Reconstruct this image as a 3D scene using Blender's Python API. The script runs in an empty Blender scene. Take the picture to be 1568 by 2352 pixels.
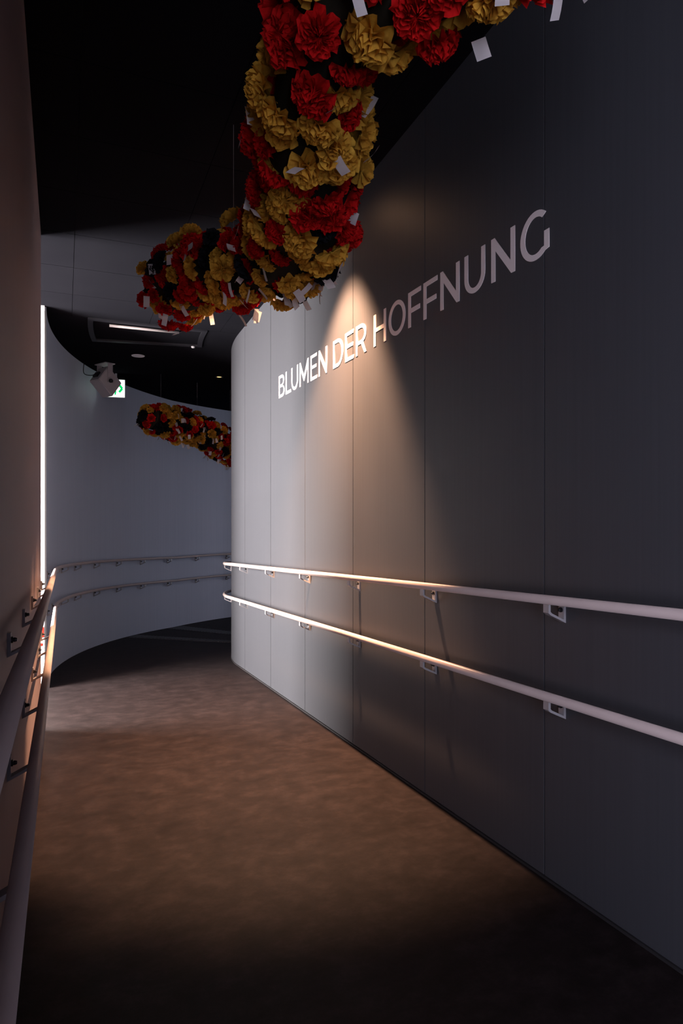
import bpy, bmesh, math, random
from mathutils import Vector, Matrix
from math import sin, cos, pi, radians, atan2, hypot

scene = bpy.context.scene
COL = scene.collection

# ------------------------------------------------------------------ the ramp's layout (metres)
EYE = 1.10
YAW = 0.4013
SLOPE = 0.0434            # the passage falls away from the camera
R = 1.4252                # right wall, n = +R
L = 0.1246                # left wall,  n = -L
HC = 2.9497               # clear height
S0 = 5.698                # where the bend starts
CX = 3.7383               # centre of the bend
RCN = CX - (R - L) / 2    # centre-line radius
S_END = 8.436             # ramp levels out
S_BACK = -3.0
PITCH, J0 = 0.7577, 1.6864

# ------------------------------------------------------------------ camera
cam = bpy.data.cameras.new('camera')
cam.sensor_fit = 'VERTICAL'; cam.sensor_height = 36.0; cam.sensor_width = 24.0
cam.lens = 1502.5 / 2352 * 36.0
cam.shift_y = 6.0 / 2352
cam.clip_start = 0.02
cam_o = bpy.data.objects.new('camera', cam); COL.objects.link(cam_o)
cam_o.location = (0, 0, EYE); cam_o.rotation_euler = (pi / 2, 0, -YAW)
scene.camera = cam_o

# ------------------------------------------------------------------ world, large lights, exposure
world = bpy.data.worlds.new('world'); scene.world = world; world.use_nodes = True
world.node_tree.nodes['Background'].inputs[0].default_value = (0.55, 0.65, 1.0, 1)
world.node_tree.nodes['Background'].inputs[1].default_value = 0.05

def area_light(name, loc, rot, size, power, color):
    d = bpy.data.lights.new(name, 'AREA'); d.shape = 'RECTANGLE'; d.size, d.size_y = size
    d.energy = power; d.color = color
    o = bpy.data.objects.new(name, d); COL.objects.link(o); o.location = loc; o.rotation_euler = rot
    return o
# unseen fill light added past the bend to brighten the far wall
area_light('bend_fill_light', (4.9, 8.45, 0.95), (radians(90), 0, radians(90)), (1.3, 2.2), 13, (0.80, 0.85, 1.0))

vs = scene.view_settings
vs.view_transform = 'Standard'; vs.look = 'None'; vs.gamma = 1.0; vs.use_curve_mapping = False
vs.exposure = 0.0
cyc = scene.cycles
cyc.max_bounces = 5; cyc.diffuse_bounces = 3; cyc.glossy_bounces = 2; cyc.transmission_bounces = 3; cyc.adaptive_threshold = 0.05; cyc.transparent_max_bounces = 4
cyc.sample_clamp_indirect = 6.0; cyc.caustics_reflective = False; cyc.caustics_refractive = False

# ------------------------------------------------------------------ helpers
def tag(o, label=None, cat=None, group=None, kind=None):
    if label: o['label'] = label
    if cat: o['category'] = cat
    if group: o['group'] = group
    if kind: o['kind'] = kind
    return o

def empty(name, loc=(0, 0, 0)):
    o = bpy.data.objects.new(name, None); COL.objects.link(o); o.location = loc
    o.empty_display_size = 0.1
    return o

def link(name, me, mat=None, parent=None, smooth=False):
    if mat and not me.materials: me.materials.append(mat)
    if smooth:
        for p in me.polygons: p.use_smooth = True
    o = bpy.data.objects.new(name, me); COL.objects.link(o)
    if parent:
        o.parent = parent
        o.matrix_parent_inverse = Matrix.Translation(parent_world(parent)).inverted()
    return o

def parent_world(o):
    v = Vector(o.location)
    while o.parent:
        o = o.parent
        if o.type == 'EMPTY': v = Vector(o.location)
    return v

def pydata(name, v, f, mat=None, parent=None, smooth=False):
    me = bpy.data.meshes.new(name); me.from_pydata(v, [], f); me.validate(); me.update()
    return link(name, me, mat, parent, smooth)

def bm_obj(name, bm, mat=None, parent=None, smooth=False):
    bmesh.ops.recalc_face_normals(bm, faces=bm.faces)
    me = bpy.data.meshes.new(name); bm.to_mesh(me); bm.free()
    return link(name, me, mat, parent, smooth)

def P(s, n, h=0.0):
    """point on the passage: s along its centre line, n across (right positive), h above the floor"""
    z = -SLOPE * min(s, S_END) + h
    if s <= S0: return Vector((n, s, z))
    ph = (s - S0) / RCN; r = CX - n
    return Vector((CX - r * cos(ph), S0 + r * sin(ph), z))

def frame(s):
    """(forward, right) unit vectors at s"""
    ph = max(0.0, (s - S0) / RCN)
    return Vector((sin(ph), cos(ph), 0)), Vector((cos(ph), -sin(ph), 0))

def srange(s0, s1, step=0.08):
    """samples: coarse in the straight run, fine in the bend"""
    out = [s0]
    if s0 < S0: out.append(min(s1, S0))
    a = max(s0, S0)
    if s1 > a:
        k = max(1, math.ceil((s1 - a) / step))
        out += [a + (s1 - a) * i / k for i in range(1, k + 1)]
    if s0 < S_END < s1: out.append(S_END)
    res = []
    for q in sorted(out):
        if not res or q - res[-1] > 1e-5: res.append(q)
    return res

def strip(bm, s0, s1, n0, n1, h0, h1, step=0.08):
    """a box swept along the passage"""
    ss = srange(s0, s1, step); rings = []
    for s in ss:
        rings.append([bm.verts.new(P(s, n, h)) for n, h in ((n0, h0), (n1, h0), (n1, h1), (n0, h1))])
    for a, b in zip(rings, rings[1:]):
        for i in range(4):
            j = (i + 1) % 4
            bm.faces.new((a[i], a[j], b[j], b[i]))
    bm.faces.new(rings[0][::-1]); bm.faces.new(rings[-1])

def strip_obj(name, s0, s1, n0, n1, h0, h1, mat, parent=None, step=0.08):
    bm = bmesh.new(); strip(bm, s0, s1, n0, n1, h0, h1, step)
    return bm_obj(name, bm, mat, parent)

def box(bm, c, half, M=None):
    vs_ = []
    for z in (-1, 1):
        for x, y in ((-1, -1), (1, -1), (1, 1), (-1, 1)):
            p = Vector((c[0] + x * half[0], c[1] + y * half[1], c[2] + z * half[2]))
            vs_.append(bm.verts.new(M @ p if M else p))
    for f in ((0, 3, 2, 1), (4, 5, 6, 7), (0, 1, 5, 4), (1, 2, 6, 5), (2, 3, 7, 6), (3, 0, 4, 7)):
        bm.faces.new([vs_[i] for i in f])

def tube(bm, pts, rad, seg=12, cap=True):
    rings = []
    n = len(pts); up = Vector((0, 0, 1))
    for i, p in enumerate(pts):
        d = (pts[min(i + 1, n - 1)] - pts[max(i - 1, 0)]).normalized()
        u = up if abs(d.z) < 0.95 else Vector((1, 0, 0))
        a = d.cross(u).normalized(); b = a.cross(d).normalized()
        rr = rad[i] if isinstance(rad, (list, tuple)) else rad
        rings.append([bm.verts.new(p + (a * cos(2 * pi * k / seg) + b * sin(2 * pi * k / seg)) * rr) for k in range(seg)])
    for A, B in zip(rings, rings[1:]):
        for k in range(seg):
            j = (k + 1) % seg
            bm.faces.new((A[k], A[j], B[j], B[k]))
    if cap:
        bm.faces.new(rings[0][::-1]); bm.faces.new(rings[-1])

def lathe(bm, prof, M, seg=24):
    """prof: (radius, height) pairs, closed at both ends when radius is 0"""
    rings = []
    for r, z in prof:
        if r < 1e-6: rings.append([bm.verts.new(M @ Vector((0, 0, z)))])
        else: rings.append([bm.verts.new(M @ Vector((r * cos(2 * pi * k / seg), r * sin(2 * pi * k / seg), z))) for k in range(seg)])
    for A, B in zip(rings, rings[1:]):
        for k in range(seg):
            j = (k + 1) % seg
            if len(A) == 1 and len(B) == 1: continue
            if len(A) == 1: bm.faces.new((A[0], B[k], B[j]))
            elif len(B) == 1: bm.faces.new((A[k], A[j], B[0]))
            else: bm.faces.new((A[k], A[j], B[j], B[k]))

# ------------------------------------------------------------------ materials
def mat(name, col, rough=0.5, spec=0.5, metal=0.0, build=None):
    m = bpy.data.materials.new(name); m.use_nodes = True
    nt = m.node_tree; b = nt.nodes['Principled BSDF']
    b.inputs['Base Color'].default_value = (*col, 1); b.inputs['Roughness'].default_value = rough
    b.inputs['Specular IOR Level'].default_value = spec; b.inputs['Metallic'].default_value = metal
    if build: build(nt, b)
    return m

def node(nt, t, **kw):
    n = nt.nodes.new(t)
    for k, v in kw.items():
        if k.startswith('i_'): n.inputs[k[2:].replace('_', ' ')].default_value = v
        else: setattr(n, k, v)
    return n

def noise_ramp(nt, b, scale, stops, detail=6, vec_scale=(1, 1, 1), target='Base Color', rough=0.6):
    tc = node(nt, 'ShaderNodeTexCoord'); mp = node(nt, 'ShaderNodeMapping')
    mp.inputs['Scale'].default_value = vec_scale
    nz = node(nt, 'ShaderNodeTexNoise'); nz.inputs['Scale'].default_value = scale
    nz.inputs['Detail'].default_value = detail; nz.inputs['Roughness'].default_value = rough
    cr = node(nt, 'ShaderNodeValToRGB')
    els = cr.color_ramp.elements
    els[0].position, els[0].color = stops[0][0], (*stops[0][1], 1)
    els[1].position, els[1].color = stops[-1][0], (*stops[-1][1], 1)
    for pz, c in stops[1:-1]:
        e = els.new(pz); e.color = (*c, 1)
    nt.links.new(tc.outputs['Object'], mp.inputs['Vector']); nt.links.new(mp.outputs['Vector'], nz.inputs['Vector'])
    nt.links.new(nz.outputs['Fac'], cr.inputs['Fac']); nt.links.new(cr.outputs['Color'], b.inputs[target])
    return nz, cr, mp

def g3(v): return (v, v, v)

def b_panel(nt, b):
    noise_ramp(nt, b, 2.0, [(0.35, (0.053, 0.0545, 0.063)), (0.65, (0.059, 0.0605, 0.069))], 5, (40, 40, 0.5))
M_PANEL = mat('laminate_panel', (0.09, 0.088, 0.1), 0.48, 0.35, build=b_panel)
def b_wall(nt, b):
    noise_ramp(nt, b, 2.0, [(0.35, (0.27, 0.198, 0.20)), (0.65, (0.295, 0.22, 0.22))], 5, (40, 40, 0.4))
M_WALL = mat('wall_warm_lit', (0.13, 0.125, 0.136), 0.55, 0.3, build=b_wall)  # warm bounced light put into the colour; same finish as the far wall
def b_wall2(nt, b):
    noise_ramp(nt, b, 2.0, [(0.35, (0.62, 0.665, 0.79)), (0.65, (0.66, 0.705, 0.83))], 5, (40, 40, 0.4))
M_WALLFAR = mat('wall_cool_lit', (0.32, 0.33, 0.37), 0.6, 0.25, build=b_wall2)  # colour raised and blued to stand in for more light on the far wall
M_GAP = mat('dark_joint', (0.012, 0.012, 0.014), 0.8, 0.1)
def b_floor(nt, b):
    nz, cr, mp = noise_ramp(nt, b, 10.0, [(0.30, (0.0075, 0.0051, 0.0050)), (0.5, (0.0150, 0.0105, 0.0106)), (0.70, (0.0280, 0.0200, 0.0202))], 8, (0.9, 1.1, 1.0), rough=0.78)
    n2 = node(nt, 'ShaderNodeTexNoise'); n2.inputs['Scale'].default_value = 160; n2.inputs['Detail'].default_value = 3
    bp = node(nt, 'ShaderNodeBump'); bp.inputs['Strength'].default_value = 0.15; bp.inputs['Distance'].default_value = 0.002
    nt.links.new(n2.outputs['Fac'], bp.inputs['Height']); nt.links.new(bp.outputs['Normal'], b.inputs['Normal'])
M_FLOOR = mat('mottled_brown_floor', (0.06, 0.045, 0.04), 0.6, 0.12, build=b_floor)
M_CEIL = mat('black_ceiling_board', (0.008, 0.008, 0.0105), 0.7, 0.0,
             build=lambda nt, b: noise_ramp(nt, b, 3.0, [(0.3, (0.0075, 0.0075, 0.0098)), (0.7, (0.009, 0.009, 0.0115))], 4))
M_RAIL = mat('cream_handrail', (0.68, 0.60, 0.56), 0.34, 0.55,
             build=lambda nt, b: noise_ramp(nt, b, 8.0, [(0.3, (0.56, 0.445, 0.415)), (0.7, (0.60, 0.48, 0.445))], 3))
M_BRACKET = mat('grey_bracket', (0.42, 0.40, 0.41), 0.4, 0.4, 0.2)
M_BOLT = mat('dark_bolt', (0.05, 0.05, 0.055), 0.3, 0.5, 0.8)
M_LETTER = mat('white_vinyl', (0.86, 0.76, 0.74), 0.6, 0.3)
M_BASE = mat('base_strip', (0.030, 0.028, 0.030), 0.5, 0.3)
M_BOX = mat('light_grey_plastic', (0.46, 0.43, 0.45), 0.55, 0.3)
M_BLACK = mat('black_plastic', (0.012, 0.012, 0.014), 0.5, 0.4)
M_DARKMETAL = mat('dark_frame', (0.012, 0.012, 0.016), 0.45, 0.4)
M_TUBE = mat('pale_metal_bar', (0.42, 0.38, 0.38), 0.35, 0.4)
M_WHITE = mat('white_plastic', (0.75, 0.75, 0.78), 0.5, 0.3)
M_STRIPF = mat('ribbed_rubber', (0.085, 0.085, 0.095), 0.55, 0.4)
M_STEM = mat('dark_wire_mesh', (0.02, 0.018, 0.012), 0.8, 0.1)
M_RED = mat('red_print', (0.45, 0.02, 0.012), 0.7, 0.05)

def emis(name, col, strength):
    m = bpy.data.materials.new(name); m.use_nodes = True; nt = m.node_tree
    nt.nodes.remove(nt.nodes['Principled BSDF'])
    e = node(nt, 'ShaderNodeEmission'); e.inputs[0].default_value = (*col, 1); e.inputs[1].default_value = strength
    nt.links.new(e.outputs[0], nt.nodes['Material Output'].inputs[0])
    return m
M_PANE = emis('daylit_opal_pane', (1.0, 0.925, 0.885), 106.0)
M_PANE2 = emis('cool_pane_behind', (0.79, 0.79, 1.0), 16.5)
M_SLIT = mat('white_slit_strip', (0.8, 0.8, 0.8), 0.7, 0.2)
M_LAMP = emis('warm_lamp', (1.0, 0.60, 0.24), 2.2)
M_EXITW = emis('exit_white', (0.93, 1.0, 0.95), 1.8)
M_EXITG = emis('exit_green', (0.0, 0.72, 0.16), 1.0)
M_REDLIT = emis('red_backlit_print', (1.0, 0.09, 0.06), 1.0)

def tissue(name, c0, c1, transl=0.35):
    m = bpy.data.materials.new(name); m.use_nodes = True; nt = m.node_tree
    b = nt.nodes['Principled BSDF']; b.inputs['Roughness'].default_value = 0.85; b.inputs['Specular IOR Level'].default_value = 0.1
    nz, cr, mp = noise_ramp(nt, b, 14, [(0.3, c0), (0.7, c1)], 5)
    t = node(nt, 'ShaderNodeBsdfTranslucent'); mx = node(nt, 'ShaderNodeMixShader'); mx.inputs[0].default_value = transl
    nt.links.new(cr.outputs['Color'], t.inputs['Color'])
    nt.links.new(b.outputs[0], mx.inputs[1]); nt.links.new(t.outputs[0], mx.inputs[2])
    nt.links.new(mx.outputs[0], nt.nodes['Material Output'].inputs[0])
    return m
M_YEL = tissue('yellow_tissue', (0.72, 0.385, 0.045), (0.88, 0.51, 0.075))
M_REDT = tissue('red_tissue', (0.60, 0.006, 0.008), (0.75, 0.014, 0.014), 0.3)
M_BLK = tissue('black_tissue', (0.010, 0.010, 0.013), (0.018, 0.017, 0.02), 0.1)
M_TAG = tissue('paper_tag', (0.72, 0.68, 0.68), (0.80, 0.76, 0.75), 0.3)

# ------------------------------------------------------------------ the setting
S_FAR = S0 + RCN * 1.62
W0, W1 = 4.29, 5.53                       # the tall window in the left wall
fl = strip_obj('floor', S_BACK, S_FAR, -L - 0.1, R + 0.1, -0.08, 0.0, M_FLOOR); tag(fl, kind='structure')

# ceiling: dark backing with separate boards below it
ceil = strip_obj('ceiling', S_BACK, S_FAR, -L - 0.1, R + 0.1, HC + 0.006, HC + 0.08, M_GAP); tag(ceil, kind='structure')
rows = [-3.0 + 0.0] ; q = 5.215
while q > S_BACK: rows.append(q); q -= 0.505
rows = sorted(r for r in rows if r >= S_BACK)
cols = [-L - 0.1, 0.06, 0.66, 1.26, R + 0.1]
for a, b in zip(rows, rows[1:] + [S0]):
    for c, d in zip(cols, cols[1:]):
        strip_obj('ceiling_board', a + 0.0015, b - 0.0015, c + 0.0015, d - 0.0015, HC, HC + 0.006, M_CEIL, ceil)
# the bend's ceiling: long boards following the curve, with an opening for the light recess
H0, H1, N0, N1 = 5.72, 6.22, 0.21, 1.12
for a, b, c, d in ((S0 + .0015, S_FAR, -L - 0.1, N0), (S0 + .0015, S_FAR, N1, R + 0.1), (H1, S_FAR, N0, N1), (S0 + .0015, H0, N0, N1)):
    strip_obj('ceiling_board', a, b, c, d, HC, HC + 0.006, M_CEIL, ceil)

# right wall: backing + laminate panels with open joints
wr = strip_obj('wall_right', S_BACK, S_FAR, R + 0.008, R + 0.12, -0.02, HC + 0.02, M_GAP); tag(wr, kind='structure')
# arc length along the wall face is shorter in the bend: convert wall length to s
def s_of_wall(w, n):
    return w if w <= S0 else S0 + (w - S0) * RCN / (CX - n)
k0 = math.floor((S_BACK - J0) / PITCH) + 1
w = J0 + PITCH * k0; edges = [S_BACK]
while s_of_wall(w, R) < S_FAR: edges.append(s_of_wall(w, R)); w += PITCH
edges.append(S_FAR)
for a, b in zip(edges, edges[1:]):
    if b - a < 0.02: continue
    strip_obj('panel', a + 0.0027, b - 0.0027, R, R + 0.008, 0.012, HC, M_PANEL, wr, 0.05)
br = strip_obj('baseboard_right', S_BACK, S_FAR, R - 0.002, R + 0.008, 0.0, 0.008, M_BASE); tag(br, kind='structure')

# left wall up to the window, with a rounded end
bm = bmesh.new()
prof = [(-L - 0.16, S_BACK), (-L, S_BACK)]
re = 0.03
for k in range(0, 7):
    a = k / 6 * pi / 2
    prof.append((-L - re + re * cos(a), W0 - re + re * sin(a)))
prof.append((-L - 0.16, W0))
lo = [bm.verts.new(P(s, n, -0.02)) for n, s in prof]; hi = [bm.verts.new(P(s, n, HC + 0.02)) for n, s in prof]
for i in range(len(prof)):
    j = (i + 1) % len(prof); bm.faces.new((lo[i], lo[j], hi[j], hi[i]))
bm.faces.new(lo[::-1]); bm.faces.new(hi)
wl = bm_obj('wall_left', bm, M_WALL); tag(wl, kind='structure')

# far wall: the outer side of the bend
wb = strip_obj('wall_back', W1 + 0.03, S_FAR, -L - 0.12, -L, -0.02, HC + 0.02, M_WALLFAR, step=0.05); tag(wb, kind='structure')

# tall window
win = empty('window_1', P((W0 + W1) / 2, -L - 0.03, 0)); tag(win, kind='structure')
ND = 1.75                                  # depth of the window's niche
strip_obj('pane', W0 + 0.02, W1, -L - ND - 0.01, -L - ND, 0.20, 2.25, M_PANE, win)
strip_obj('niche_back', W0 - 0.06, W1 + 0.06, -L - ND - 0.06, -L - ND - 0.015, -0.02, HC + 0.02, M_PANEL, win)
strip_obj('reveal', W0 - 0.06, W0 - 0.002, -L - ND - 0.02, -L - 0.15, -0.02, HC + 0.02, M_WALL, win)
strip_obj('reveal', W1 + 0.002, W1 + 0.06, -L - ND - 0.02, -L - 0.09, -0.02, HC + 0.02, M_PANEL, win)
strip_obj('slit_strip', W1 + 0.001, W1 + 0.06, -L - 0.09, -L - 0.012, -0.02, HC + 0.02, M_SLIT, win)  # white strip added for the bright slit; the reveal behind stays dark against spill
strip_obj('jamb', W1 - 0.002, W1 + 0.03, -L - 0.012, -L + 0.001, 0.0, HC - 0.04, M_BASE, win)
strip_obj('niche_floor', W0 - 0.06, W1 + 0.06, -L - ND - 0.02, -L - 0.1, -0.08, 0.0, M_FLOOR, win)
strip_obj('niche_ceiling', W0 - 0.06, W1 + 0.06, -L - ND - 0.02, -L - 0.1, HC, HC + 0.08, M_CEIL, win)

# unseen second window, placed behind the camera for cool light on the right wall
win2 = empty('unseen_window', P(-1.1, -L, 0)); tag(win2, kind='structure')
strip_obj('pane', -2.55, -0.80, -L + 0.001, -L + 0.006, 0.12, 2.15, M_PANE2, win2)
for a, b, c, d in ((-2.59, -2.55, 0.08, 2.19), (-0.80, -0.76, 0.08, 2.19), (-2.55, -0.80, 0.08, 0.12), (-2.55, -0.80, 2.15, 2.19)):
    strip_obj('frame_bar', a, b, -L, -L + 0.014, c, d, M_DARKMETAL, win2)

# ------------------------------------------------------------------ handrails
def build_bracket_mesh():
    """local: x = away from the wall, z = up, y = along; origin at the wall, at rail-centre height"""
    bm = bmesh.new(); off = 0.065; wd = 0.012
    # profile of the bent band (x, z), outer then inner
    outer = [(off + 0.002, -0.012), (off + 0.002, -0.040), (off - 0.006, -0.047), (0.0, -0.074), (0.0, -0.016)]
    inner = [(off - 0.006, -0.012), (off - 0.006, -0.036), (off - 0.011, -0.041), (0.008, -0.063), (0.008, -0.016)]
    A = [[bm.verts.new((x, y, z)) for x, z in outer] for y in (-wd, wd)]
    B = [[bm.verts.new((x, y, z)) for x, z in inner] for y in (-wd, wd)]
    for i in range(4):
        bm.faces.new((A[0][i], A[0][i + 1], A[1][i + 1], A[1][i]))
        bm.faces.new((B[0][i], B[1][i], B[1][i + 1], B[0][i + 1]))
        bm.faces.new((A[0][i], B[0][i], B[0][i + 1], A[0][i + 1]))
        bm.faces.new((A[1][i], A[1][i + 1], B[1][i + 1], B[1][i]))
    for e in (0, 4):
        bm.faces.new((A[0][e], A[1][e], B[1][e], B[0][e]))
    bmesh.ops.recalc_face_normals(bm, faces=bm.faces)
    me = bpy.data.meshes.new('bracket'); bm.to_mesh(me); bm.free(); me.materials.append(M_BRACKET)
    bm = bmesh.new()
    lathe(bm, [(0.0, 0.022), (0.004, 0.021), (0.0055, 0.017), (0.0055, 0.013), (0.008, 0.012), (0.008, 0.007), (0.0, 0.007)],
          Matrix.Translation((0, 0, -0.034)) @ Matrix.Rotation(pi / 2, 4, 'Y'), 10)
    bmesh.ops.recalc_face_normals(bm, faces=bm.faces)
    mb = bpy.data.meshes.new('bolt'); bm.to_mesh(mb); bm.free(); mb.materials.append(M_BOLT)
    return me, mb
ME_BR, ME_BOLT = build_bracket_mesh()

def handrail(n_wall, side, h, s0, s1, brs, label):
    """side: +1 when the rail stands to the right of its wall face (n grows away from the wall)"""
    root = empty('handrail', P(max(s0, 0.0), n_wall, 0)); tag(root, label, 'handrail', 'handrails along the ramp')
    n = n_wall + side * 0.065
    pts = [P(s, n, h) for s in srange(s0, s1, 0.06)]
    bm = bmesh.new(); tube(bm, pts, 0.0145, 16)
    bm_obj('rail', bm, M_RAIL, root, smooth=True)
    for s in brs:
        fw, rt = frame(s); ax = rt * side
        Mx = Matrix((( ax.x, fw.x, 0, 0), (ax.y, fw.y, 0, 0), (0, 0, 1, 0), (0, 0, 0, 1)))
        Mx.translation = P(s, n_wall, h)
        o = link('bracket', ME_BR, None, root); o.matrix_parent_inverse = Matrix(); o.matrix_local = Matrix.Translation(-Vector(root.location)) @ Mx
        c = bpy.data.objects.new('bolt', ME_BOLT); COL.objects.link(c); c.parent = o
    return root

rb = []
w = J0 - 0.087 - PITCH * 3
while s_of_wall(w, R) < S0 + 1.6: rb.append(s_of_wall(w, R)); w += PITCH
handrail(R, -1, 0.9088, -2.5, S_FAR - 0.4, rb, 'cream upper handrail on the dark panelled wall with the lettering')
handrail(R, -1, 0.6121, -2.5, S_FAR - 0.4, rb, 'cream lower handrail on the dark panelled wall with the lettering')
lb = [4.24 - 0.62 * k for k in range(0, 9)] + [5.72, 6.07, 6.406, 6.748, 7.152, 7.557, 7.95, 8.365, 8.783, 9.224]
handrail(-L, 1, 0.9088, -2.5, S_FAR - 0.4, lb, 'upper handrail running along the left wall and round the curved far wall')
handrail(-L, 1, 0.6121, -2.5, S_FAR - 0.4, lb, 'lower handrail running along the left wall and round the curved far wall')

# ------------------------------------------------------------------ lettering
def arc(cx, cy, rx, ry, a0, a1, n=14, p=1.0):
    out = []
    for i in range(n + 1):
        a = radians(a0 + (a1 - a0) * i / n); c, s = cos(a), sin(a)
        out.append((cx + rx * math.copysign(abs(c) ** p, c), cy + ry * math.copysign(abs(s) ** p, s)))
    return out
VS, HS = 0.0240, 0.0200     # stem and bar thickness
CAP = 0.157
def glyph(ch, W):
    H = CAP
    if ch == 'H':
        m0, m1 = H / 2 - HS / 2, H / 2 + HS / 2
        return [[(0, 0), (VS, 0), (VS, m0), (W - VS, m0), (W - VS, 0), (W, 0), (W, H), (W - VS, H), (W - VS, m1), (VS, m1), (VS, H), (0, H)]]
    if ch == 'L':
        return [[(0, 0), (W, 0), (W, HS), (VS, HS), (VS, H), (0, H)]]
    if ch == 'E':
        m0 = H / 2 - HS / 2 + 0.002; m1 = m0 + HS; Wm = W * 0.9
        return [[(0, 0), (W, 0), (W, HS), (VS, HS), (VS, m0), (Wm, m0), (Wm, m1), (VS, m1), (VS, H - HS), (W * .97, H - HS), (W * .97, H), (0, H)]]
    if ch == 'F':
        m0 = H * 0.40; m1 = m0 + HS; Wm = W * 0.92
        return [[(0, 0), (VS, 0), (VS, m0), (Wm, m0), (Wm, m1), (VS, m1), (VS, H - HS), (W, H - HS), (W, H), (0, H)]]
    if ch == 'N':
        return [[(0, 0), (VS, 0), (VS, H * 0.70), (W - VS * 0.85, 0), (W, 0), (W, H), (W - VS, H), (W - VS, H * 0.30), (VS * 0.85, H), (0, H)]]
    if ch == 'M':
        c = W / 2; v = VS * 0.9
        return [[(0, 0), (v, 0), (v, H * 0.68), (c - .006, H * .16), (c + .006, H * .16), (W - v, H * 0.68), (W - v, 0), (W, 0), (W, H), (W - v * .9, H), (c, H * 0.40), (v * .9, H), (0, H)]]
    if ch == 'U':
        r = W / 2
        o = [(0, H)] + arc(r, r * .97, r, r * .97, 180, 360, 18) + [(W, H), (W - VS, H)]
        i = arc(r, r * .97, r - VS, r * .97 - HS, 360, 180, 18)
        return [o + i + [(VS, H)]]
    if ch == 'O':
        return [arc(W / 2, H / 2, W / 2, H / 2 + .002, 0, 354, 40), arc(W / 2, H / 2, W / 2 - VS, H / 2 + .002 - HS, 0, 354, 40)]
    if ch == 'D':
        rx = W * 0.55
        o = [(0, 0), (W - rx, 0)] + arc(W - rx, H / 2, rx, H / 2, -90, 90, 22) + [(0, H)]
        i = [(VS, HS), (W - rx, HS)] + arc(W - rx, H / 2, rx - VS, H / 2 - HS, -90, 90, 22) + [(VS, H - HS)]
        return [o, i]
    if ch == 'B':
        mid = H * 0.52; r1 = mid / 2; r2 = (H - mid) / 2
        x1, x2 = W * 0.55, W * 0.5
        o = [(0, 0), (x1, 0)] + arc(x1, r1, W - x1, r1, -90, 68, 12) + arc(x2, mid + r2, W * .93 - x2, r2, -68, 90, 12) + [(0, H)]
        i1 = [(VS, HS)] + arc(x1, (HS + mid - HS / 2) / 2, W - x1 - VS, (mid - HS / 2 - HS) / 2, -90, 90, 12) + [(VS, mid - HS / 2)]
        i2 = [(VS, mid + HS / 2)] + arc(x2, (mid + HS / 2 + H - HS) / 2, W * .93 - x2 - VS, (H - HS - mid - HS / 2) / 2, -90, 90, 12) + [(VS, H - HS)]
        return [o, i1, i2]
    if ch == 'R':
        mid = H * 0.34; r = (H - mid) / 2; x = W * 0.48; Wb = W * 0.98
        o = [(0, 0), (VS, 0), (VS, mid), (W * .50, mid), (W - VS * 1.12, 0), (W, 0), (W * .72, mid + .007)] + arc(x, mid + r, Wb - x, r, -42, 90, 14) + [(0, H)]
        i = [(VS, mid + HS)] + arc(x, mid + r, Wb - x - VS, r - HS, -90, 90, 14) + [(VS, H - HS)]
        return [o, i]
    if ch == 'G':
        cx, cy, rx, ry = W * 0.535, H / 2, W * 0.535, H / 2 + .002
        o = arc(cx, cy, rx, ry, 48, 308, 30)
        o += [(W, H * .12), (W, H * .50), (W - VS, H * .50), (W - VS, H * .195)]
        o += arc(cx, cy, rx - VS, ry - HS, 305, 52, 30)
        return [o]
LET = [('B', 4.508, 4.374), ('L', 4.349, 4.233), ('U', 4.226, 4.086), ('M', 4.058, 3.886), ('E', 3.852, 3.735), ('N', 3.712, 3.572),
       ('D', 3.479, 3.330), ('E', 3.304, 3.187), ('R', 3.161, 3.028),
       ('H', 2.944, 2.808), ('O', 2.781, 2.615), ('F', 2.588, 2.475), ('F', 2.453, 2.339), ('N', 2.316, 2.175), ('U', 2.140, 2.006), ('N', 1.968, 1.833), ('G', 1.804, 1.661)]
let = empty('wall_lettering', (R, 3.08, 1.936))
tag(let, 'white capital letters reading BLUMEN DER HOFFNUNG on the dark wall', 'lettering')
for ch, ya, yb in LET:
    cu = bpy.data.curves.new('letter', 'CURVE'); cu.dimensions = '2D'; cu.fill_mode = 'BOTH'; cu.extrude = 0.001
    for cont in glyph(ch, ya - yb):
        sp = cu.splines.new('POLY'); sp.points.add(len(cont) - 1); sp.use_cyclic_u = True
        for pt, (x, y) in zip(sp.points, cont): pt.co = (x, y, 0, 1)
    tmp = bpy.data.objects.new('tmp', cu); COL.objects.link(tmp)
    dg = bpy.context.evaluated_depsgraph_get()
    me = bpy.data.meshes.new_from_object(tmp.evaluated_get(dg)); me.name = 'letter'
    bpy.data.objects.remove(tmp); bpy.data.curves.remove(cu)
    # local x -> -Y, local y -> Z, local z -> -X
    me.transform(Matrix(((0, 0, -1, R - 0.0012), (-1, 0, 0, ya), (0, 1, 0, 1.936), (0, 0, 0, 1))))
    me.materials.clear()
    link('letter', me, M_LETTER, let)

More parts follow.
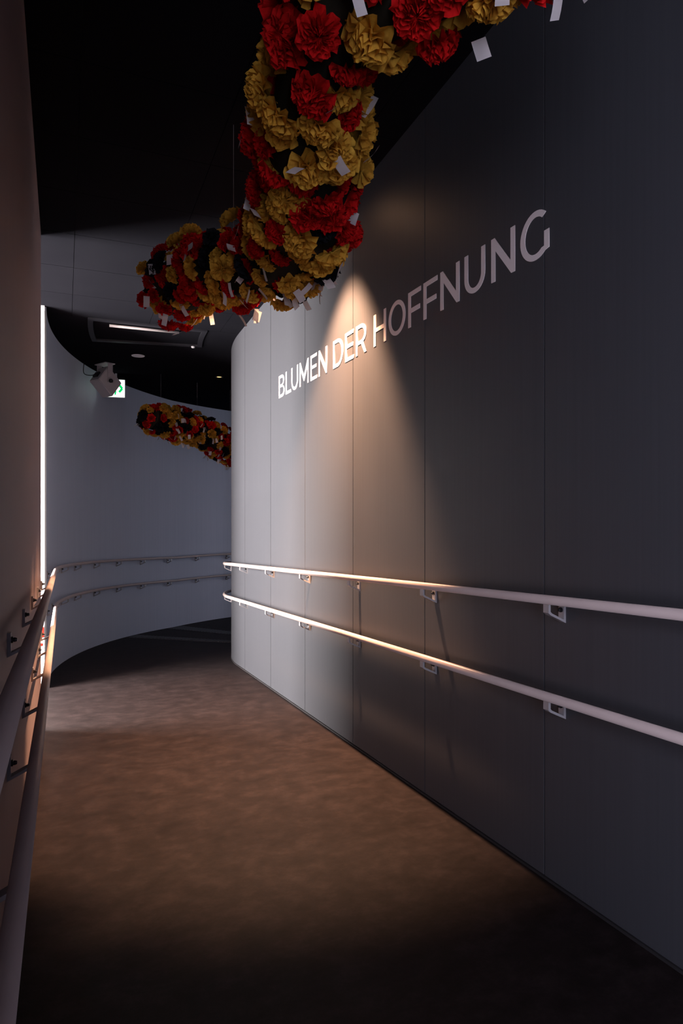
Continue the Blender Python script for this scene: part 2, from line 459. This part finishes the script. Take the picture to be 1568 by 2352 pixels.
# ------------------------------------------------------------------ flower garlands
def flower_mesh(rng, folds, layers, fine, name, material):
    v, f = [], []
    NA = 44
    for k in range(layers):
        t = k / max(1, layers - 1)
        rk = 0.5 * (1.0 - 0.30 * t); al = radians(4 + 66 * t)
        ph = rng.random() * 6.28; ph2 = rng.random() * 6.28
        m = folds + rng.randint(-1, 2); pet = rng.randint(5, 7)
        us = (0.12, 0.45, 0.75, 1.0)
        base = len(v)
        jit = [rng.uniform(-1, 1) for _ in range(NA)]
        for u in us:
            for i in range(NA):
                a = 2 * pi * i / NA
                rr = rk * u * (1 + u * (0.10 * sin(pet * a + ph2) + 0.07 * jit[i] * fine))
                el = al * (0.35 + 0.65 * u)
                ruf = rk * 0.20 * u ** 1.6 * sin(m * a + ph + 0.8 * sin(3 * a + ph2)) + 0.045 * fine * u * u * jit[(i * 7) % NA]
                rho = rr * cos(el) - ruf * sin(el); z = rr * sin(el) + ruf * cos(el)
                v.append((rho * cos(a), rho * sin(a), z + 0.03 * t))
        for j in range(len(us) - 1):
            for i in range(NA):
                i2 = (i + 1) % NA
                f.append((base + j * NA + i, base + j * NA + i2, base + (j + 1) * NA + i2, base + (j + 1) * NA + i))
        c = len(v); v.append((0, 0, 0.02 + 0.03 * t))
        for i in range(NA): f.append((c, base + i, base + (i + 1) % NA))
    me = bpy.data.meshes.new(name); me.from_pydata(v, [], f); me.update(); me.materials.append(material)
    for p in me.polygons: p.use_smooth = True
    return me
rng = random.Random(7)
FL = {'y': [flower_mesh(rng, 7 + i % 3, 6, 0.6, 'flower', M_YEL) for i in range(6)],
      'r': [flower_mesh(rng, 11 + i % 3, 7, 1.5, 'flower', M_REDT) for i in range(5)],
      'k': [flower_mesh(rng, 9 + i % 2, 6, 1.0, 'flower', M_BLK) for i in range(3)]}
def tag_mesh(bend, w, h):
    v, f = [], []
    for i in range(5):
        u = i / 4; z = -h * u; y = bend * u * u
        v += [(-w / 2, y, z), (w / 2, y, z)]
    for i in range(4): f.append((2 * i, 2 * i + 1, 2 * i + 3, 2 * i + 2))
    me = bpy.data.meshes.new('paper_tag'); me.from_pydata(v, [], f); me.update(); me.materials.append(M_TAG)
    return me
TAGS = [tag_mesh(b, w, h) for b, w, h in ((0.004, .030, .050), (0.012, .026, .054), (-0.01, .034, .046), (0.018, .022, .06))]

def catmull(pts, n):
    out = []
    q = [pts[0] * 2 - pts[1]] + pts + [pts[-1] * 2 - pts[-2]]
    for i in range(1, len(q) - 2):
        for k in range(n):
            t = k / n
            a, b, c, d = q[i - 1], q[i], q[i + 1], q[i + 2]
            out.append(0.5 * (2 * b + (c - a) * t + (2 * a - 5 * b + 4 * c - d) * t * t + (3 * b - a - 3 * c + d) * t ** 3))
    out.append(pts[-1]); return out

def garland(ctrl, rads, label, seed, size, n_tags, span, weights, threads, taper=0.0):
    size0 = size
    rng = random.Random(seed)
    pts = catmull([Vector(c) for c in ctrl], 12)
    rl = catmull([Vector((r, 0, 0)) for r in rads], 12); rl = [r.x for r in rl]
    mid = pts[len(pts) // 2]
    root = empty('flower_garland', mid); tag(root, label, 'garland', 'hanging paper flower garlands')
    bm = bmesh.new(); tube(bm, pts, [r * 0.86 for r in rl], 14)
    bm_obj('core', bm, M_STEM, root, smooth=True)
    # arc-length table
    ln = [0.0]
    for a, b in zip(pts, pts[1:]): ln.append(ln[-1] + (b - a).length)
    def at(d):
        i = 0
        while i < len(ln) - 2 and ln[i + 1] < d: i += 1
        t = (d - ln[i]) / max(1e-6, ln[i + 1] - ln[i])
        p = pts[i].lerp(pts[i + 1], t)
        T = (pts[min(i + 2, len(pts) - 1)] - pts[max(i - 1, 0)]).normalized()
        return p, T, rl[i] + (rl[i + 1] - rl[i]) * t
    spots = []; used = []
    for _ in range(14000):
        d = rng.uniform(0, ln[-1]); size = size0 * (1 - taper * d / ln[-1]); a = -pi / 2 + rng.uniform(-1, 1) * pi * span
        p, T, r = at(d)
        side = T.cross(Vector((0, 0, 1))).normalized(); up = side.cross(T).normalized()
        nrm = (side * cos(a) + up * sin(a)).normalized()
        q_ = p + nrm * r
        if any((q_ - u).length_squared < (size * 0.74) ** 2 for u in used): continue
        used.append(q_)
        spots.append((p + nrm * r * rng.choice((0.82, 0.9, 0.98, 1.06, 1.16)), (nrm + T * rng.uniform(-.6, .6) + side * rng.uniform(-.4, .4)).normalized(), size))
    # closed end caps
    for e, sg in ((0, -1), (len(pts) - 1, 1)):
        T = (pts[min(e + 1, len(pts) - 1)] - pts[max(e - 1, 0)]).normalized() * sg
        side = T.cross(Vector((0, 0, 1))).normalized(); up = side.cross(T).normalized()
        size = size0 * (1 - taper * (e > 0)); spots.append((pts[e] + T * rl[e] * 0.6, T, size))
        for ring, cnt in ((0.62, 6),):
            for i in range(cnt):
                a = 2 * pi * i / cnt + 0.3
                q_ = side * cos(a) + up * sin(a)
                spots.append((pts[e] + T * rl[e] * 0.35 + q_ * rl[e] * ring, (T * 0.8 + q_ * 0.7).normalized(), size))
    pass
    for p, nrm, size in (spots[-14:] + spots[:-14])[:300]:
        c = rng.choices('yrk', weights)[0]; me = rng.choice(FL[c])
        o = bpy.data.objects.new('flower', me); COL.objects.link(o); o.parent = root
        sc = size * rng.uniform(0.85, 1.38) * (0.95 if c == 'r' else 1.05)
        o.matrix_local = Matrix.Translation(p - root.location) @ nrm.to_track_quat('Z', 'Y').to_matrix().to_4x4() @ Matrix.Rotation(rng.random() * 6.28, 4, 'Z') @ Matrix.Diagonal((sc, sc, sc * rng.uniform(0.8, 1.05), 1))
    low = [q for q in spots if q[1].z < 0.3]
    for i in range(n_tags):
        p, nrm, size = rng.choice(low)
        o = bpy.data.objects.new('paper_tag', rng.choice(TAGS)); COL.objects.link(o); o.parent = root
        pos = p + nrm * size * rng.uniform(.34, .48) + Vector((rng.uniform(-.2, .2), rng.uniform(-.2, .2), 0)) * size
        Mx = Matrix.Translation(pos - root.location) @ Matrix.Rotation(rng.random() * 6.28, 4, 'Z') @ Matrix.Rotation(rng.uniform(-.9, .9), 4, 'X') @ Matrix.Rotation(rng.uniform(-.6, .6), 4, 'Y')
        o.matrix_local = Mx
    for d, top in threads:
        p, T, r = at(d * ln[-1])
        bm = bmesh.new(); tube(bm, [p + Vector((0, 0, r * 0.8)), Vector((p.x, p.y, ceil_z(p.x, p.y) - 0.002))], 0.0008, 5)
        bm_obj('thread', bm, M_TAG, root)

    return root

def ceil_z(x, y):
    s = y if y <= S0 else S0 + RCN * atan2(y - S0, CX - x)
    return HC - SLOPE * min(s, S_END)

near_ctrl = [(0.887, 0.827, 2.248), (0.696, 1.114, 2.205), (0.583, 1.392, 2.248), (0.609, 1.601, 2.218), (0.661, 1.827, 2.179), (0.785, 2.149, 2.15), (0.79, 2.593, 2.165), (0.609, 3.028, 2.222), (0.505, 3.358, 2.227)]
near_rad = [0.113, 0.109, 0.113, 0.122, 0.131, 0.160, 0.158, 0.15, 0.15]
garland(near_ctrl, near_rad, 'large near garland of yellow, red and black paper flowers hanging above the ramp', 3, 0.106, 75, 0.90, (0.50, 0.44, 0.06),
        [(t, ceil_z(0.75, 0.95 + 3 * t)) for t in (0.08, 0.3, 0.55, 0.8)], taper=0.28)
far_ctrl = [(0.84, 7.22, 2.14), (1.06, 7.38, 2.12), (1.30, 7.50, 2.085), (1.53, 7.58, 2.02), (1.74, 7.66, 1.93), (1.98, 7.84, 1.86), (2.22, 8.02, 1.84)]
far_rad = [0.14, 0.16, 0.165, 0.165, 0.165, 0.165, 0.16]
garland(far_ctrl, far_rad, 'small distant garland of paper flowers in front of the curved far wall', 11, 0.086, 110, 0.9, (0.50, 0.34, 0.16),
        [(t, ceil_z(0.84 + 1.2 * t, 7.4)) for t in (0.1, 0.4, 0.7)])

# ------------------------------------------------------------------ recessed downlights
def downlight(x, y, label, power, rad=0.042, blend=0.45, size=80, tilt=(0, 0), core=0, spill=0):
    z = ceil_z(x, y)
    root = empty('recessed_downlight', (x, y, z)); tag(root, label, 'downlight', 'recessed ceiling downlights')
    bm = bmesh.new(); lathe(bm, [(rad + 0.014, -0.001), (rad + 0.013, -0.005), (rad, -0.006), (rad * 0.9, -0.001), (rad + 0.014, -0.001)], Matrix.Translation((x, y, z)), 28)
    bm_obj('trim_ring', bm, M_DARKMETAL, root, smooth=True)
    bm = bmesh.new(); lathe(bm, [(0.0, -0.002), (rad * 0.9, -0.0015), (rad * 0.9, -0.0005), (0, -0.0005)], Matrix.Translation((x, y, z)), 24)
    bm_obj('lamp_face', bm, M_LAMP, root)
    d = bpy.data.lights.new('lamp_beam', 'SPOT'); d.energy = power; d.color = (1.0, 0.55, 0.31)
    d.spot_size = radians(size); d.spot_blend = blend; d.shadow_soft_size = 0.04
    o = bpy.data.objects.new('lamp_beam', d); COL.objects.link(o); o.parent = root
    o.location = (0, 0, -0.02); o.rotation_euler = (radians(tilt[0]), radians(tilt[1]), 0)
    if spill:
        d3 = d.copy(); d3.energy = spill; d3.spot_size = radians(165); d3.spot_blend = 1.0
        o3 = bpy.data.objects.new('lamp_spill', d3); COL.objects.link(o3); o3.parent = root; o3.location = (0, 0, -0.02)
    if core:
        d2 = d.copy(); d2.energy = core; d2.spot_size = radians(50); d2.spot_blend = 0.9
        o2 = bpy.data.objects.new('lamp_core_beam', d2); COL.objects.link(o2); o2.parent = root; o2.location = (0, 0, -0.02); o2.rotation_euler = o.rotation_euler
    return root
downlight(1.11, 3.19, 'warm downlight above the near flower garland', 1150, size=74, blend=0.55, core=700, spill=4, tilt=(6, 0))
downlight(1.578, 7.176, 'small glowing downlight in the ceiling near the corner of the bend', 3, rad=0.03)

# ------------------------------------------------------------------ ceiling light recess in the bend
z = ceil_z(0.65, 5.95)
rec = empty('ceiling_recess', P(5.97, 0.665, HC)); tag(rec, 'dark rectangular ceiling recess with a pale light bar inside', 'ceiling recess')
strip_obj('frame_bar', H0 - .03, H0 + .012, N0 - .03, N1 + .03, HC - 0.012, HC + 0.006, M_DARKMETAL, rec)
strip_obj('frame_bar', H1 - .012, H1 + .03, N0 - .03, N1 + .03, HC - 0.012, HC + 0.006, M_DARKMETAL, rec)
strip_obj('frame_bar', H0 + .012, H1 - .012, N0 - .03, N0 + .012, HC - 0.012, HC + 0.006, M_DARKMETAL, rec)
strip_obj('frame_bar', H0 + .012, H1 - .012, N1 - .012, N1 + .03, HC - 0.012, HC + 0.006, M_DARKMETAL, rec)
strip_obj('recess_panel', H0 + .012, H1 - .012, N0 + .012, N1 - .012, HC + 0.002, HC + 0.005, M_CEIL, rec)
bm = bmesh.new(); tube(bm, [P(H0 + .075, N0 + .14, HC - .014), P(H0 + .075, N1 - .2, HC - .014)], 0.012, 10)
bar = bm_obj('light_bar', bm, M_TUBE, rec, smooth=True)
for n in (N0 + .14, (N0 + N1) / 2 - .05, N1 - .2):
    bm = bmesh.new(); box(bm, P(H0 + .075, n, HC - .008), (.008, .016, .012)); bm_obj('bar_clip', bm, M_WHITE, bar)
bm = bmesh.new(); lathe(bm, [(0, -.016), (.014, -.015), (.018, -.010), (.018, -.001), (0, -.001)], Matrix.Translation(P(H1 + .005, N1 - .05, HC - .011)), 16)
bm_obj('sensor_dot', bm, M_WHITE, rec, smooth=True)

# round ceiling speaker plate
x, y = 0.671, 6.688; z = ceil_z(x, y)
sp = empty('ceiling_speaker', (x, y, z)); tag(sp, 'round pale speaker plate flush in the black ceiling', 'ceiling speaker')
bm = bmesh.new(); lathe(bm, [(0, -.004), (.048, -.004), (.05, -.003), (.05, -.001), (0, -.001)], Matrix.Translation((x, y, z)), 28); bm_obj('grille', bm, M_WHITE, sp)
bm = bmesh.new(); lathe(bm, [(.05, -.001), (.052, -.007), (.061, -.005), (.063, -.001)], Matrix.Translation((x, y, z)), 28); bm_obj('rim', bm, M_WHITE, sp, smooth=True)

# ------------------------------------------------------------------ loudspeaker box on its ceiling bracket
cx, cy = 0.388, 7.14
cz = ceil_z(cx, cy)
ls = empty('loudspeaker', (cx, cy, cz)); tag(ls, 'light grey wedge loudspeaker hanging from a bracket by the far wall', 'loudspeaker')
MS = Matrix.Translation((cx, cy, cz - 0.185)) @ Matrix.Rotation(radians(30), 4, 'Z') @ Matrix.Rotation(radians(-54), 4, 'Y')
bm = bmesh.new()
# wedge: side profile in (x, z), swept along y
prof = [(-0.105, -0.115), (0.085, -0.115), (0.115, 0.10), (-0.075, 0.10)]
A = [bm.verts.new(MS @ Vector((px, -0.085, pz))) for px, pz in prof]
B = [bm.verts.new(MS @ Vector((px, 0.085, pz))) for px, pz in prof]
bm.faces.new(A[::-1]); bm.faces.new(B)
for i in range(4): bm.faces.new((A[i], A[(i + 1) % 4], B[(i + 1) % 4], B[i]))
bmesh.ops.bevel(bm, geom=bm.edges[:], offset=0.006, segments=2, affect='EDGES')
bm_obj('cabinet', bm, M_BOX, ls)
MB = Matrix.Translation((cx, cy, cz)) @ Matrix.Rotation(radians(30), 4, 'Z')
bm = bmesh.new()
box(bm, (0, 0, -0.004), (0.055, 0.098, 0.004), MB)
for sy in (-1, 1): box(bm, (0.0, sy * 0.095, -0.10), (0.028, 0.003, 0.10), MB)
bm_obj('bracket', bm, M_BOX, ls)
for sy in (-1, 1):
    bm = bmesh.new()
    lathe(bm, [(0, 0.022), (0.017, 0.022), (0.02, 0.018), (0.02, 0.002), (0, 0.002)], MB @ Matrix.Translation((0, sy * 0.098, -0.185)) @ Matrix.Rotation(-sy * pi / 2, 4, 'X'), 18)
    bm_obj('knob', bm, M_BLACK, ls, smooth=True)
bm = bmesh.new(); box(bm, (0.0, 0.01, 0.106), (0.03, 0.035, 0.012), MS); bm_obj('connector', bm, M_BLACK, ls)
bm = bmesh.new()
p0 = MS @ Vector((0.0, 0.01, 0.118)); p3 = Vector((cx - 0.20, cy - 0.0, cz - .002))
pts = [p0, p0 + Vector((-.05, 0, -.02)), Vector((p3.x, p3.y, cz - .11)), p3]
tube(bm, catmull(pts, 6), 0.004, 8); bm_obj('cable', bm, M_BLACK, ls, smooth=True)

# ------------------------------------------------------------------ exit sign
ex, ey = 0.522, 7.50
ez = ceil_z(ex, ey)
sg = empty('exit_sign', (ex, ey, ez)); tag(sg, 'lit white and green exit sign with a running figure behind the loudspeaker', 'exit sign')
ME_ = Matrix.Translation((ex, ey, ez - 0.165)) @ Matrix.Rotation(radians(-10), 4, 'Z')
bm = bmesh.new(); box(bm, (0, 0, 0), (0.095, 0.012, 0.098), ME_); bm_obj('housing', bm, M_WHITE, sg)
bm = bmesh.new(); box(bm, (0, -0.0135, 0), (0.091, 0.0015, 0.094), ME_); bm_obj('lit_face', bm, M_EXITW, sg)
bm = bmesh.new(); box(bm, (0, 0, 0.13), (0.01, 0.01, 0.034), ME_); bm_obj('hanger', bm, M_WHITE, sg)
def flat(name, polys, m, par, y=-0.0155):
    bm = bmesh.new()
    for poly in polys:
        a = [bm.verts.new(ME_ @ Vector((u, y, v))) for u, v in poly]; b = [bm.verts.new(ME_ @ Vector((u, y - 0.001, v))) for u, v in poly]
        bm.faces.new(a); bm.faces.new(b[::-1])
        for i in range(len(poly)): bm.faces.new((a[i], a[(i + 1) % len(poly)], b[(i + 1) % len(poly)], b[i]))
    return bm_obj(name, bm, m, par)
def thick(a, b, w):
    d = Vector(b) - Vector(a); n = Vector((-d.y, d.x)).normalized() * w / 2
    return [tuple(Vector(a) + n), tuple(Vector(b) + n), tuple(Vector(b) - n), tuple(Vector(a) - n)]
flat('running_figure', [arc(-0.03 + 0.0, 0.062, 0.014, 0.014, 0, 340, 16), thick((-0.042, .042), (-0.034, -.012), .03), thick((-0.035, .036), (0.000, .02), .013), thick((0.000, .02), (0.015, .034), .012),
     thick((-0.045, .036), (-0.075, .012), .013), thick((-0.034, -.012), (0.000, -.03), .016), thick((0.000, -.03), (-0.008, -.07), .014), thick((-0.038, -.012), (-0.050, -.05), .016), thick((-0.050, -.05), (-0.085, -.058), .014)], M_EXITG, sg)
flat('arrow', [thick((.034, .040), (.066, .0), .024), thick((.066, .0), (.034, -.040), .024)], M_EXITG, sg)

# ------------------------------------------------------------------ red print on the window and ribbed floor strips
st = empty('window_sticker', P(W1, -L - .05, 0.33)); tag(st, 'red notice in the bright window niche beside the left handrail', 'sticker')
strip_obj('red_field', W1 - .002, W1 + .0005, -L - .085, -L - .0165, 0.395, 0.475, M_RED, st)
strip_obj('red_mark', W1 - .002, W1 + .0005, -L - .085, -L - .026, 0.33, 0.35, M_RED, st)

def ribbed(s, wd, label):
    root = empty('ribbed_floor_strip', P(s, 0.65, 0)); tag(root, label, 'floor strip', 'ribbed strips across the ramp')
    strip_obj('base_plate', s - wd / 2, s + wd / 2, -L + .03, R - .03, 0.0, 0.003, M_STRIPF, root)
    bm = bmesh.new(); n = -L + .04
    while n < R - .05:
        strip(bm, s - wd / 2 + .01, s + wd / 2 - .01, n, n + .022, 0.003, 0.008, 0.2); n += .045
    o = bm_obj('ribs', bm, M_STRIPF, root); o['kind'] = 'stuff'
ribbed(7.77, 0.16, 'ribbed grey floor strip across the bend, nearer one')
ribbed(8.44, 0.20, 'ribbed grey floor strip across the bend, farther one')
